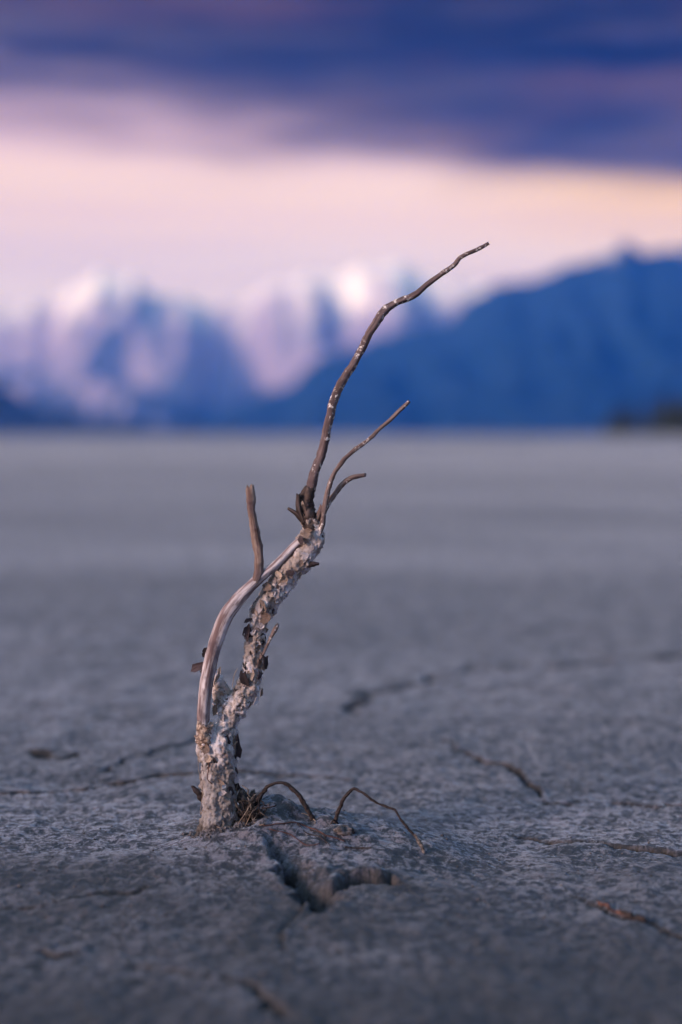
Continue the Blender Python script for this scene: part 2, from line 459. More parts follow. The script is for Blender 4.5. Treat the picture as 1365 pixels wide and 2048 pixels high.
    d, s, p = polydist(far_edge, qx, qy)
    f = np.clip(1-d/.0075, 0, 1)
    prof = np.where(s > 0, sstep(np.clip(1-d/.0022, 0, 1), 0, 1), sstep(f, 0, 1))
    amt2 = sstep(p, .02, .2)*(1-sstep(p, .52, .85))*np.clip(.85+.6*fbm(x*80, y*80, oct=2, seed=39), .3, 1.2)
    z -= .010*prof*amt2
    z += .0055*np.where(s > 0, np.exp(-(d/.022)**2), 0)*amt2*sstep(d, .0, .0022)
    crk = np.maximum(crk, np.minimum(.95*prof*amt2, 1))
    crk = np.maximum(crk, .45*np.exp(-(d/.012)**2)*sstep(p, .45, .7)*(1-sstep(p, .95, 1)))
    fade = sstep(6-np.hypot(x, y), 0, 2)*sstep(3-np.abs(x), 0, 1)
    Z[near] += z*fade; C[near] = crk*fade
    return Z, C
GZ, GC = ground_height(GX, GY)
mud = grid_obj('mudflat', np.stack([GX, GY, GZ], -1), M_ground)
mud['kind'] = 'structure'
ca = mud.data.attributes.new('crack', 'FLOAT', 'POINT'); ca.data.foreach_set('value', GC.ravel().astype(np.float32))
def gz(x, y): return float(ground_height(np.array([x]), np.array([y]))[0][0])
def on_ground(pxx, pyy):
    """pixel -> point on the modelled surface (walk along the ray)"""
    o = Vector((0, 0, CAM_H)); d = (px(pxx, pyy, 1.0)-o)
    ts = np.linspace(.6, 4.0, 3000)
    X, Y, Zr = d.x*ts, d.y*ts, CAM_H+d.z*ts
    Zg = ground_height(X, Y)[0]
    k = int(np.argmax(Zr <= Zg))
    return Vector((X[k], Y[k], Zg[k]))

# ------------------------------------------------------------------ mountains
def mountain(name, mat, sky_pts, crest, base, seed, rough=.22, back=4000, x0=-2600, x1=4000, nx=520, ny=120):
    pxs = np.linspace(x0, x1, nx)
    sx = np.array([p[0] for p in sky_pts]); sy = np.array([p[1] for p in sky_pts])
    el = np.interp(pxs, sx, sy)
    outside = np.clip(np.maximum(-150-pxs, pxs-1500)/300, 0, 1)
    el = el - outside*(55*fbm(pxs/260, pxs*0+seed, oct=4, seed=seed)+0) 
    el = el + 12*fbm(pxs/34, pxs*0+seed, oct=3, seed=seed+3)
    hc = np.maximum((HZN-el), 2)/FPX*crest + 0.3
    t = np.concatenate([np.linspace(0, 1, ny), 1+np.linspace(.04, 1, ny//3)])
    dep = np.where(t <= 1, base+(crest-base)*t, crest+(t-1)*back)
    Xg = (pxs[None, :]-W/2)/FPX*dep[:, None]
    Yg = np.repeat(dep[:, None], nx, 1)
    tt = np.repeat(t[:, None], nx, 1)
    prof = np.where(tt <= 1, .12*tt + .88*tt**1.7, np.clip(2-tt, 0, 1)**1.3)
    U = Xg/820; V = Yg/2300
    rid = 1-np.abs(fbm(U, V, oct=4, seed=seed+7, rough=.55))*1.6
    wgt = np.where(tt <= 1, np.clip(tt*(1-tt)*4, 0, 1), .3*np.clip(2-tt, 0, 1))
    Zg = hc[None, :]*(prof + rough*wgt*(rid-.45))
    Zg = np.maximum(Zg, 0) - 4*(tt <= 0)
    Zg[-1, :] = -5
    o = grid_obj(name, np.stack([Xg, Yg, Zg], -1), mat); o['kind'] = 'structure'
    return o
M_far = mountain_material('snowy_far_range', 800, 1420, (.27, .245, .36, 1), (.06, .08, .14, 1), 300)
M_near = mountain_material('wooded_near_range', 1330, 1700, (.008, .032, .075, 1), (.004, .024, .055, 1), 700)  # blue of the haze painted into the rock and forest colours
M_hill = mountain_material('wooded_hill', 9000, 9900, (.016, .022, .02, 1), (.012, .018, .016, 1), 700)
far_sky = [(-2600, 560), (-900, 600), (-300, 590), (0, 612), (60, 622), (105, 604), (150, 580), (190, 562), (228, 548), (262, 558), (310, 582),
           (360, 600), (408, 618), (450, 602), (520, 592), (570, 574), (625, 556), (690, 546), (740, 536), (790, 534), (840, 548),
           (900, 560), (960, 572), (1050, 575), (1200, 560), (1365, 560), (2000, 560), (4000, 570)]
near_sky = [(-2600, 866), (250, 866), (380, 846), (470, 812), (560, 772), (640, 728), (700, 698), (760, 678), (830, 664), (890, 640), (940, 602), (985, 582), (1060, 566), (1110, 548), (1170, 520), (1215, 500),
            (1246, 486), (1280, 506), (1306, 514), (1340, 494), (1400, 480), (1600, 478), (1900, 500), (2600, 520), (4000, 560)]
hill_sky = [(-2600, 640), (-1200, 690), (-600, 700), (-200, 716), (0, 764), (60, 796), (160, 832), (280, 848), (420, 860), (500, 868), (4000, 868)]
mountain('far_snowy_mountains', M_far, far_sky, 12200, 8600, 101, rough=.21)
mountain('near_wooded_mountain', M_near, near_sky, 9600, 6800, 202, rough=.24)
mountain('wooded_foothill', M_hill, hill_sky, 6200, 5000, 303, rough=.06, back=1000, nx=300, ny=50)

# ------------------------------------------------------------------ far wood on the right edge of the flat
def conifer(V, F, base, h, r, k):
    n0 = len(V); seg = 5
    rt = h*.018+.05
    for zz, rr in ((-.3, rt), (h*.6, rt*.4)):
        for a in range(seg):
            V.append((base[0]+rr*math.cos(a*2*math.pi/seg), base[1]+rr*math.sin(a*2*math.pi/seg), base[2]+zz))
    for a in range(seg): F.append((n0+a, n0+(a+1) % seg, n0+seg+(a+1) % seg, n0+seg+a))
    tiers = 7
    for i in range(tiers):
        f = i/(tiers-1)
        z0 = h*(.08+.80*f); rr = r*(1-f*.88)*random.uniform(.8, 1.15); z1 = z0+h*(.24 if i < tiers-1 else .13)
        m = len(V); n = 9
        V.append((base[0]+random.uniform(-.1, .1), base[1], base[2]+z1))
        for a in range(n*2):
            q = rr*(1 if a % 2 == 0 else .45)*random.uniform(.75, 1.2); an = (a+random.uniform(-.3, .3))*math.pi/n
            V.append((base[0]+q*math.cos(an), base[1]+q*math.sin(an), base[2]+z0-(.06*h if a % 2 == 0 else -.02*h)*random.uniform(.5, 1.2)))
        for a in range(n*2): F.append((m, m+1+a, m+1+(a+1) % (n*2)))
V, F = [], []
for i in range(230):
    d = random.uniform(560, 760); q = random.uniform(1205, 2300)
    b = gpx(682, 1000); x = (q-W/2)/FPX*d
    hh = random.uniform(.7, 1.1)*(18 if q > 1265 else 8+10*(q-1205)/60)*(d/620)
    conifer(V, F, (x, d, .0), hh, hh*random.uniform(.17, .24), i)
wood = mesh_obj('distant_wood', V, F, M_conifer, smooth=False)
wood['kind'] = 'stuff'
tag(wood, 'dark blurred stand of trees far off at the right edge of the flat', 'wood')

# ------------------------------------------------------------------ the dead sapling
base_pt = on_ground(432, 1692)
base_loc = Vector((px(432, 1680).x, .985, gz(px(432, 1680).x, .985)))
sap = bpy.data.objects.new('dead_sapling', None); COL.objects.link(sap)
sap.location = base_loc; sap.empty_display_size = .02
tag(sap, 'crooked leafless dead sapling with peeling pale bark standing in the cracked mud', 'sapling')

def spline(pts, step=.0012):
    """pts: (px, py, depth offset m, radius px) -> resampled centres, radii, arc length"""
    P = np.array([[*px(a, b, 1.0+c)] for a, b, c, r in pts]); Rr = np.array([r/FPX*(1+c) for a, b, c, r in pts])
    P4 = np.column_stack([P, Rr])
    Q = np.vstack([2*P4[0]-P4[1], P4, 2*P4[-1]-P4[-2]])
    outp = []
    for i in range(1, len(Q)-2):
        n = max(2, int(np.linalg.norm(Q[i+1][:3]-Q[i][:3])/step))
        t = np.linspace(0, 1, n, endpoint=False)[:, None]
        a, b, c, d = Q[i-1], Q[i], Q[i+1], Q[i+2]
        outp.append(.5*(2*b+(c-a)*t+(2*a-5*b+4*c-d)*t*t+(3*b-a-3*c+d)*t**3))
    outp.append(Q[-2][None, :])
    o = np.vstack(outp)
    s = np.concatenate([[0], np.cumsum(np.linalg.norm(np.diff(o[:, :3], axis=0), axis=1))])
    return o[:, :3], np.maximum(o[:, 3], 2e-4), s
def frames(C):
    T = np.gradient(C, axis=0); T /= np.linalg.norm(T, axis=1)[:, None]
    n = np.cross(T[0], [0, 1, 0]); n /= np.linalg.norm(n)
    N = []
    for t in T:
        n = n - t*np.dot(n, t); n /= np.linalg.norm(n); N.append(n.copy())
    N = np.array(N); B = np.cross(T, N)
    return T, N, B
def tube_data(pts, seg=20, step=.0012, lump=.10, lscale=120, fine=.05, fscale=420, seed=0, wander=0.0, jag=.5, grain=.07):
    C, Rr, s = spline(pts, step)
    if wander:
        C = C + wander*np.stack([fbm(s*90, s*0+seed, oct=3, seed=seed), fbm(s*90, s*0+seed+9, oct=3, seed=seed+1), fbm(s*90, s*0+seed+5, oct=3, seed=seed+2)], 1)
    T, N, B = frames(C)
    an = np.linspace(0, 2*math.pi, seg, endpoint=False)
    D = N[:, None, :]*np.cos(an)[None, :, None]+B[:, None, :]*np.sin(an)[None, :, None]
    S = C[:, None, :]+D*Rr[:, None, None]
    k = 1+lump*fbm(S[..., 0]*lscale, S[..., 1]*lscale, S[..., 2]*lscale, oct=3, seed=seed+5)+fine*fbm(S[..., 0]*fscale, S[..., 1]*fscale, S[..., 2]*fscale, oct=2, seed=seed+6)
    if grain:
        AA, SS = np.meshgrid(an, s)
        k = k + grain*fbm(np.cos(AA)*2.6+seed, np.sin(AA)*2.6, SS*26, oct=3, seed=seed+8, rough=.6)
    S = C[:, None, :]+D*(Rr[:, None]*k)[..., None]
    n = len(C)
    V = S.reshape(-1, 3); F = []
    for i in range(n-1):
        for j in range(seg):
            F.append((i*seg+j, i*seg+(j+1) % seg, (i+1)*seg+(j+1) % seg, (i+1)*seg+j))
    uv = np.stack([np.broadcast_to((an/(2*math.pi))[None, :], (n, seg)), np.broadcast_to(s[:, None], (n, seg))], -1).reshape(-1, 2)
    # broken ends: a jagged rim with a sunk middle
    V = V.tolist(); uv = uv.tolist()
    for end, ring in ((0, 0), (1, n-1)):
        tdir = T[ring]*(1 if end else -1)
        for j in range(seg):
            q = ring*seg+j; V[q] = (np.array(V[q])+tdir*Rr[ring]*jag*random.uniform(-.2, 1.0)).tolist()
        c = len(V); V.append((C[ring]+tdir*Rr[ring]*.1).tolist()); uv.append([.5, float(s[ring])])
        for j in range(seg):
            a, b = ring*seg+j, ring*seg+(j+1) % seg
            F.append((c, a, b) if end else (c, b, a))
    F = [f[::-1] for f in F]
    return V, F, uv
def tube(name, pts, mat, parent=None, **k):
    V, F, uv = tube_data(pts, **k)
    return mesh_obj(name, V, F, mat, parent=parent, uv=uv)

TRUNK = [(424, 1712, .000, 35), (430, 1680, .0, 36), (438, 1645, .0, 35), (440, 1600, .0, 34), (440, 1560, .0, 33.5), (441, 1520, .0, 34), (442, 1490, .001, 32), (450, 1462, .002, 25)]
STEM = [(446, 1480, .002, 24), (455, 1445, .003, 21.5), (464, 1422, .003, 21), (483, 1398, .003, 22), (498, 1376, .004, 21), (503, 1350, .004, 19), (506, 1320, .004, 18.5), (509, 1285, .004, 17.5),
        (514, 1255, .004, 18.5), (526, 1222, .004, 22), (545, 1192, .004, 23), (566, 1162, .003, 22), (588, 1134, .003, 22), (608, 1112, .002, 21), (624, 1093, .002, 19),
        (631, 1076, .002, 18), (628, 1060, .001, 17), (621, 1044, .001, 16)]
STUB = [(466, 1438, .003, 19), (452, 1414, .005, 22), (445, 1390, .007, 19), (438, 1368, .008, 13), (430, 1348, .010, 8), (426, 1336, .011, 4)]
BULGE = [(412, 1520, -.002, 14), (411, 1490, -.003, 16), (409, 1462, -.004, 15), (409, 1446, -.004, 13)]
KNEE = [(628, 1066, .001, 14), (612, 1076, .0, 13), (600, 1082, -.001, 10)]

def fused(name, paths, voxel, mat, lump, seed):
    """one continuous skin over several limbs: union by voxel remesh, then roughened"""
    V, F = [], []
    for i, pts in enumerate(paths):
        v, f, _ = tube_data(pts, seg=24, step=.0015, lump=.12, lscale=75, fine=0, seed=seed+i*3)
        n = len(V); V += v; F += [tuple(a+n for a in g) for g in f]
    o = mesh_obj('temp', V, F, mat)
    md = o.modifiers.new('r', 'REMESH'); md.mode = 'VOXEL'; md.voxel_size = voxel
    dg = bpy.context.evaluated_depsgraph_get()
    me = bpy.data.meshes.new_from_object(o.evaluated_get(dg))
    bpy.data.objects.remove(o, do_unlink=True)
    n = len(me.vertices)
    co = np.zeros(n*3, np.float32); me.vertices.foreach_get('co', co); co = co.reshape(-1, 3).astype(float)
    no = np.zeros(n*3, np.float32); me.vertices.foreach_get('normal', no); no = no.reshape(-1, 3)
    x, y, z = co.T
    d = lump*(.0013*fbm(x*170, y*170, z*120, oct=3, seed=seed) + .0007*fbm(x*480, y*480, z*420, oct=3, seed=seed+4))
    plates = fbm(x*260, y*260, z*180, oct=2, seed=seed+8)          # raised scales with sharp edges
    d += lump*.0007*sstep(plates, .05, .18)
    d -= lump*.0012*sstep(-np.abs(fbm(x*140, y*140, z*110, oct=2, seed=seed+12)), -.06, 0)
    co = co+no*d[:, None]
    me.vertices.foreach_set('co', co.astype(np.float32).ravel())
    me.polygons.foreach_set('use_smooth', np.ones(len(me.polygons), bool))
    me.materials.clear(); me.materials.append(mat); me.update(); me.name = name
    q = bpy.data.objects.new(name, me); COL.objects.link(q)
    q.parent = sap; q.matrix_parent_inverse = Matrix.Translation(-sap.location)
    return q
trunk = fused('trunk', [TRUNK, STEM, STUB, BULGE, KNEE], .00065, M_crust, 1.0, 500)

COLLAR = [(624, 1056, .001, 17), (618, 1035, .001, 15.5), (612, 1014, .001, 14), (612, 996, .001, 13), (620, 978, .001, 11)]
collar = tube('scarred_collar', COLLAR, M_collar, sap, seg=26, step=.0006, lump=.22, lscale=190, fine=.16, fscale=520, seed=31)
UPPER = [(615, 995, .001, 9.5), (622, 975, .001, 10), (632, 940, .0, 9.5), (643, 908, .0, 9.5), (652, 868, -.001, 9), (660, 832, -.001, 9), (669, 800, -.001, 9), (684, 766, -.002, 8.5),
         (702, 735, -.002, 8.5), (722, 700, -.002, 8.2), (742, 664, -.003, 8.2), (758, 640, -.003, 8.5), (772, 620, -.003, 8.5), (786, 610, -.003, 7), (812, 598, -.003, 6.5), (832, 588, -.003, 6.2),
         (856, 569, -.004, 5.4), (884, 549, -.004, 5.2), (906, 533, -.004, 4.8), (924, 515, -.004, 4.4), (946, 502, -.005, 4.2), (976, 486, -.005, 3.2)]
upper = tube('upper_stem', UPPER, M_stem, sap, seg=20, step=.0008, lump=.10, lscale=130, fine=.06, fscale=420, seed=41, wander=.0005)
SMOOTH = [(409, 1462, -.005, 12), (407, 1440, -.006, 12.5), (409, 1402, -.007, 12.5), (415, 1356, -.008, 13), (425, 1310, -.008, 13.5), (438, 1266, -.008, 13.5), (452, 1233, -.007, 14), (471, 1206, -.006, 14), (496, 1178, -.005, 12),
          (520, 1156, -.004, 10), (545, 1136, -.003, 8.8), (570, 1112, -.002, 8.4), (592, 1090, -.001, 8.8), (612, 1074, .0, 9)]
smooth_br = tube('peeled_branch', SMOOTH, M_smooth, sap, seg=26, step=.0009, lump=.06, lscale=90, fine=.03, fscale=300, seed=51)
SIDE = [(500, 1178, -.005, 8), (513, 1160, -.005, 9.5), (519, 1142, -.005, 9.8), (518, 1112, -.005, 9.5), (514, 1082, -.005, 9.2), (508, 1048, -.006, 8.8), (504, 1024, -.006, 8.8), (502, 1004, -.006, 9.6), (502, 990, -.006, 9.2), (501, 979, -.006, 7)]
side = tube('side_branch', SIDE, M_side, sap, seg=20, step=.0009, lump=.14, lscale=150, fine=.09, fscale=420, seed=61, jag=1.8)
def bit(name, pts, mat, parent, **k):
    """a sub-part of one of the limbs"""
    o = tube(name, pts, mat, None, **k)
    o.parent = parent; o.matrix_parent_inverse = Matrix.Translation(-sap.location)
    return o
bit('stub', [(505, 1034, -.006, 5), (498, 1014, -.006, 5), (491, 998, -.007, 4.6), (485, 989, -.007, 4)], M_side, side, seg=12, step=.0007, jag=.9)
bit('stub', [(505, 1020, -.006, 4), (514, 1018, -.006, 3.4), (517, 1016, -.006, 2)], M_fl_dark, side, seg=10, step=.0005, lump=.3, lscale=400)
bit('stub', [(498, 986, -.008, 3), (497, 977, -.008, 2.2)], M_side, side, seg=8, step=.0005)
bit('stub', [(505, 985, -.007, 3), (506, 977, -.007, 2)], M_side, side, seg=8, step=.0005)
bit('bud', [(766, 626, -.003, 5), (771, 614, -.003, 4), (772, 611, -.003, 2)], M_stem, upper, seg=10, step=.0004)
bit('bud', [(822, 592, -.003, 4.5), (830, 594, -.003, 3.6), (833, 594, -.003, 2)], M_stem, upper, seg=10, step=.0004)
bit('bud', [(768, 632, -.003, 4), (773, 637, -.003, 2)], M_stem, upper, seg=8, step=.0004)
bit('bud', [(730, 694, -.003, 4), (736, 697, -.003, 2)], M_stem, upper, seg=8, step=.0004)
bit('bud', [(640, 903, -.001, 5), (634, 898, -.002, 2.5)], M_stem, upper, seg=8, step=.0004)
LONGTWIG = [(640, 1064, -.003, 5.5), (646, 1046, -.004, 5.6), (650, 1022, -.005, 5.6), (654, 996, -.005, 5.4), (660, 970, -.006, 5.2), (672, 943, -.006, 4.8), (688, 921, -.006, 4.6),
            (708, 902, -.007, 4.4), (732, 884, -.007, 4.2), (756, 862, -.008, 4), (780, 840, -.008, 4), (800, 820, -.008, 4.2), (818, 803, -.008, 3.8)]
lt = tube('long_twig', LONGTWIG, M_twig, sap, seg=16, step=.0008, lump=.12, lscale=150, fine=.08, fscale=460, seed=71, wander=.0004)
tube('short_twig', [(640, 1046, .001, 5), (650, 1022, .0, 5.4), (660, 1002, .0, 5.6), (672, 985, .0, 5.4), (686, 968, .0, 5), (702, 956, -.001, 5), (716, 952, -.001, 5), (730, 949, -.001, 4)], M_twig, sap, seg=16, step=.0008, lump=.12, lscale=150, fine=.08, fscale=460, seed=81, wander=.0004, jag=1)
tube('stub', [(630, 1050, .0, 6), (636, 1034, -.001, 5.6), (641, 1022, -.001, 5.4), (644, 1012, -.001, 4.4)], M_side, sap, seg=14, step=.0006, lump=.15, lscale=200, seed=83, jag=1)
tube('stub', [(607, 1044, -.002, 5), (600, 1026, -.003, 5), (597, 1008, -.003, 4.8), (597, 990, -.003, 3.8)], M_collar, sap, seg=14, step=.0006, lump=.15, lscale=200, seed=85, jag=1.2)
tube('stub', [(604, 1040, -.002, 4.5), (594, 1028, -.003, 4.4), (586, 1022, -.003, 4), (577, 1017, -.003, 3)], M_collar, sap, seg=14, step=.0006, lump=.15, lscale=200, seed=87, jag=1)
tube('dead_shoot', [(522, 1318, -.002, 3), (530, 1300, -.003, 2.8), (538, 1284, -.003, 2.8), (546, 1268, -.004, 3.8), (552, 1258, -.004, 4.6), (557, 1247, -.004, 2)], M_twig, sap, seg=12, step=.0006, lump=.2, lscale=250, seed=89, wander=.0003)
tube('torn_bark_end', [(412, 1500, -.006, 10), (410, 1478, -.0075, 14.5), (409, 1462, -.008, 14.5), (410, 1452, -.008, 13)], M_fl_tan, sap, seg=22, step=.0005, lump=.3, lscale=260, fine=.2, fscale=600, seed=91, jag=.9)
tube('stub', [(638, 1086, .0, 6), (643, 1076, -.001, 5), (646, 1072, -.002, 3)], M_fl_dark, sap, seg=12, step=.0005, lump=.4, lscale=420, seed=93)
tube('stub', [(612, 1128, .0, 7), (622, 1129, -.002, 5.5), (633, 1128, -.003, 4.5), (638, 1128, -.003, 3)], M_fl_dark, sap, seg=12, step=.0005, lump=.35, lscale=420, seed=95)
tube('stub', [(408, 1600, -.002, 7), (400, 1590, -.003, 6), (392, 1580, -.003, 5), (384, 1573, -.003, 2.5)], M_fl_dark, sap, seg=12, step=.0005, lump=.4, lscale=380, seed=97)
tube('stub', [(612, 1112, .0, 5), (604, 1108, -.003, 4), (597, 1108, -.004, 3)], M_fl_dark, sap, seg=10, step=.0005, lump=.3, lscale=420, seed=99)

# ---- bark scales: thin curled plates, each one a piece of its own
def flake_mesh(name, k):
    """a torn scale: angular outline, folded and curled up at its rim"""
    r = random.Random(900+k); n = 9
    rim, an = [], []
    q = r.uniform(.7, 1.0)
    for a in range(n):
        q = r.uniform(.42, 1.15); rim.append(q); an.append((a+r.uniform(-.35, .35))*2*math.pi/n)
    curl, fold, tw = r.uniform(.2, 1.0), r.uniform(-.5, .5), r.uniform(-.6, .6)
    hgt = lambda x, y: curl*x*x - .3*curl*y*y + fold*abs(y-.1) - fold*.2 + tw*x*y
    V = [(0, 0, hgt(0, 0))]
    for f in (.55, 1.0):
        for a in range(n):
            x, y = .5*f*rim[a]*math.cos(an[a]), .5*f*rim[a]*math.sin(an[a])
            V.append((x, y, hgt(x, y)+r.uniform(-.05, .05)))
    F = [(0, 1+a, 1+(a+1) % n) for a in range(n)]
    F += [(1+a, 1+n+a, 1+n+(a+1) % n, 1+(a+1) % n) for a in range(n)]
    m = len(V)
    V += [(x*.94, y*.94, z-.07) for x, y, z in V]
    F += [tuple(i+m for i in f[::-1]) for f in F[:]]
    F += [(1+n+a, 1+n+m+a, 1+n+m+(a+1) % n, 1+n+(a+1) % n) for a in range(n)]
    me = bpy.data.meshes.new(name); me.from_pydata(V, [], F); me.update()
    return me
FL = {}
for mname, mm in (('pale', M_fl_pale), ('tan', M_fl_tan), ('dark', M_fl_dark)):
    FL[mname] = []
    for k in range(10):
        me = flake_mesh('bark_scale', k+20*len(FL)); me.materials.append(mm); FL[mname].append(me)
def flake(pos, normal, along, wd, ln, lift, roll, kind, hinge=1):
    z = Vector(normal).normalized(); y = Vector(along); y = (y-z*y.dot(z)).normalized(); x = y.cross(z)
    m = Matrix((x, y, z)).transposed()
    m = m @ Quaternion((0, 0, 1), roll).to_matrix() @ Quaternion((1, 0, 0), lift*hinge).to_matrix()
    o = bpy.data.objects.new('bark_scale', random.choice(FL[kind])); COL.objects.link(o)
    o.parent = sap; o.matrix_parent_inverse = Matrix.Translation(-sap.location)
    M4 = m.to_4x4(); M4.translation = Vector(pos)
    o.matrix_basis = M4 @ Matrix.Diagonal((wd, ln, (wd+ln)/2, 1))
    return o
def limb_flakes(path, n, t0, t1, kinds, size, liftr, out=1.03, front=True, seed=0):
    r = random.Random(seed)
    C, Rr, s = spline(path); T, N, B = frames(C)
    for i in range(n):
        t = t0+(t1-t0)*((i+r.random())/n); k = min(int(t*(len(C)-1)), len(C)-2)
        an = r.uniform(0, 2*math.pi)
        d = N[k]*math.cos(an)+B[k]*math.sin(an)
        if front and d[1] > .55: d = d*np.array([1, -1, 1])
        p = C[k]+d*Rr[k]*out
        sz = r.uniform(*size)/FPX
        random.seed(seed*1000+i)
        flake(p, d, T[k], sz*r.uniform(.6, 1.0), sz*r.uniform(.9, 1.5), r.uniform(*liftr)*(1 if r.random() < .6 else -1), r.uniform(-.7, .7), r.choice(kinds))
limb_flakes(STEM, 74, .10, .92, ['pale']*8+['tan']*2+['dark'], (13, 26), (.05, .26), 1.0, seed=1)
limb_flakes(STEM, 20, .28, .74, ['pale']*4+['dark']*3+['tan'], (8, 16), (.2, .8), 1.06, seed=2)
limb_flakes(TRUNK, 34, .22, .98, ['pale']*3+['tan']*3+['dark'], (12, 24), (.05, .28), 1.00, seed=3)
limb_flakes(STUB, 14, .1, .95, ['pale']*4+['tan']*3, (12, 22), (.1, .5), 1.03, seed=4)
limb_flakes(COLLAR, 12, .05, .8, ['dark', 'tan', 'dark'], (8, 15), (.1, .4), 1.02, seed=5)
# the scales that stand out against the flat: pixel, depth offset, width px, length px, tilt of its length in the picture (deg), facing (x, y, z), kind
for a in [(496, 1266, -.002, 13, 34, 4, (-.7, -.7, .1), 'dark'), (489, 1354, -.004, 17, 27, -30, (-.5, -.8, .2), 'dark'), (486, 1362, -.003, 12, 18, 10, (-.6, -.7, 0), 'dark'),
          (532, 1321, -.003, 13, 25, -10, (.6, -.8, .1), 'dark'), (528, 1336, -.002, 9, 14, 30, (.6, -.7, .2), 'tan'), (521, 1350, -.003, 12, 14, 0, (.7, -.6, .2), 'dark'),
          (491, 1326, -.001, 9, 20, 0, (-.8, -.5, 0), 'dark'), (521, 1212, -.006, 20, 34, -14, (-.5, -.8, .3), 'pale'), (526, 1213, -.008, 12, 26, -24, (-.2, -.9, .3), 'tan'),
          (533, 1174, -.004, 18, 22, -40, (-.3, -.9, .4), 'tan'), (498, 1241, -.002, 8, 16, 75, (-.3, -.8, .5), 'dark'), (524, 1386, -.002, 10, 16, 20, (.7, -.6, .1), 'tan'),
          (514, 1402, -.003, 14, 20, 50, (.5, -.8, -.1), 'pale'), (476, 1499, -.003, 12, 42, 6, (.7, -.7, 0), 'dark'), (473, 1572, -.002, 11, 32, 0, (.7, -.7, 0), 'dark'),
          (470, 1542, -.003, 10, 26, 5, (.6, -.8, 0), 'dark'), (399, 1333, .004, 15, 30, 62, (-.2, -.9, .4), 'dark'), (409, 1338, .006, 12, 22, 50, (.1, -.9, .3), 'tan'),
          (414, 1303, .002, 12, 18, 20, (-.3, -.9, .2), 'dark'), (410, 1310, .003, 7, 16, -20, (-.4, -.8, .2), 'dark'), (436, 1352, .003, 10, 40, 25, (.5, -.8, .2), 'tan'),
          (432, 1422, -.001, 14, 22, 10, (-.5, -.8, .1), 'tan'), (424, 1448, -.011, 10, 12, 40, (.4, -.9, .2), 'tan'), (413, 1498, -.012, 14, 20, 0, (-.3, -.9, .1), 'tan'),
          (416, 1520, -.012, 16, 18, 30, (-.2, -.9, .2), 'tan'), (445, 1585, -.013, 14, 16, 20, (0, -1, .2), 'pale'), (604, 1128, -.010, 12, 14, 0, (-.1, -.9, .4), 'tan'),
          (560, 1150, -.006, 14, 20, -42, (-.3, -.9, .3), 'tan'), (579, 1146, -.007, 14, 20, -38, (0, -1, .2), 'dark'), (530, 1235, -.008, 22, 26, -25, (-.2, -.95, .1), 'tan'),
          (612, 1066, -.008, 22, 24, 60, (-.2, -.9, .2), 'tan'), (602, 1082, -.008, 12, 16, -30, (-.3, -.9, .2), 'dark'), (634, 1068, -.006, 12, 26, 10, (.3, -.9, .1), 'pale')]:
    x, y, dp, wd, ln, tilt, nrm, kind = a
    al = px(x+math.sin(R(tilt)), y-math.cos(R(tilt)))-px(x, y)
    random.seed(int(x*7+y))
    big = 1.35 if kind == 'dark' else 1.15
    flake(px(x, y, 1+dp), nrm, al, big*wd/FPX, big*ln/FPX, random.uniform(-.2, .2), random.uniform(-.15, .15), kind)

# ---- foot: root crown, arching root, rootlets and fibres
def lump_obj(name, c, rad, mat, parent, seed, nlat=26, nlon=36, amp=.35, sc=140):
    th = np.linspace(0, math.pi, nlat)[:, None]; ph = np.linspace(0, 2*math.pi, nlon, endpoint=False)[None, :]
    D = np.stack([np.sin(th)*np.cos(ph), np.sin(th)*np.sin(ph), np.cos(th)*np.ones_like(ph)], -1)
    P = D*np.array(rad)+np.array(c)
    k = 1+amp*fbm(P[..., 0]*sc, P[..., 1]*sc, P[..., 2]*sc, oct=4, seed=seed, rough=.6)
    P = D*np.array(rad)*k[..., None]+np.array(c)
    P[0] = P[0].mean(0); P[-1] = P[-1].mean(0)
    V = P.reshape(-1, 3); F = []
    for i in range(nlat-1):
        for j in range(nlon):
            F.append((i*nlon+j, (i+1)*nlon+j, (i+1)*nlon+(j+1) % nlon, i*nlon+(j+1) % nlon))
    return mesh_obj(name, V, F, mat, parent=parent)
cl = lump_obj('root_crown', px(500, 1628, 1.002), (.0105, .009, .0105), M_clump, sap, 700, amp=.7, sc=190)
for i, (c, rd) in enumerate([(px(484, 1606, .997), (.004, .004, .0055)), (px(519, 1603, .999), (.0042, .004, .0062)), (px(502, 1604, 1.0), (.0052, .004, .0034)),
                             (px(516, 1640, .992), (.0058, .005, .0062)), (px(488, 1640, .992), (.0048, .004, .005)), (px(534, 1650, .992), (.004, .004, .004))]):
    o = lump_obj('root_knot', c, rd, M_clump, None, 710+i*5, 20, 26, .75, 330)
    o.parent = cl; o.matrix_parent_inverse = Matrix.Translation(-sap.location)
g1 = on_ground(621, 1626)
ARCH1 = [(500, 1614, .0, 6), (519, 1591, .0, 5.4), (533, 1575, .0, 3.8), (546, 1566, .0, 3.1), (562, 1565, .0, 3.0), (579, 1573, .0, 3.8), (596, 1591, .0, 4.6), (609, 1609, .0, 5.0), (618, 1624, .0, 4.8), (623, 1640, .0, 4.2)]
tube('arching_root', ARCH1, M_root, sap, seg=14, step=.0006, lump=.3, lscale=260, fine=.12, fscale=700, seed=101, wander=.0008)
def fibre(pts, mat, r=1.0, parent=sap, name='root_fibre', wander=.0006, seed=0):
    return tube(name, [(a, b, c, r) for a, b, c in pts], mat, parent, seg=5, step=.0014, lump=.1, seed=seed, wander=wander, jag=.2)
rf = random.Random(5)
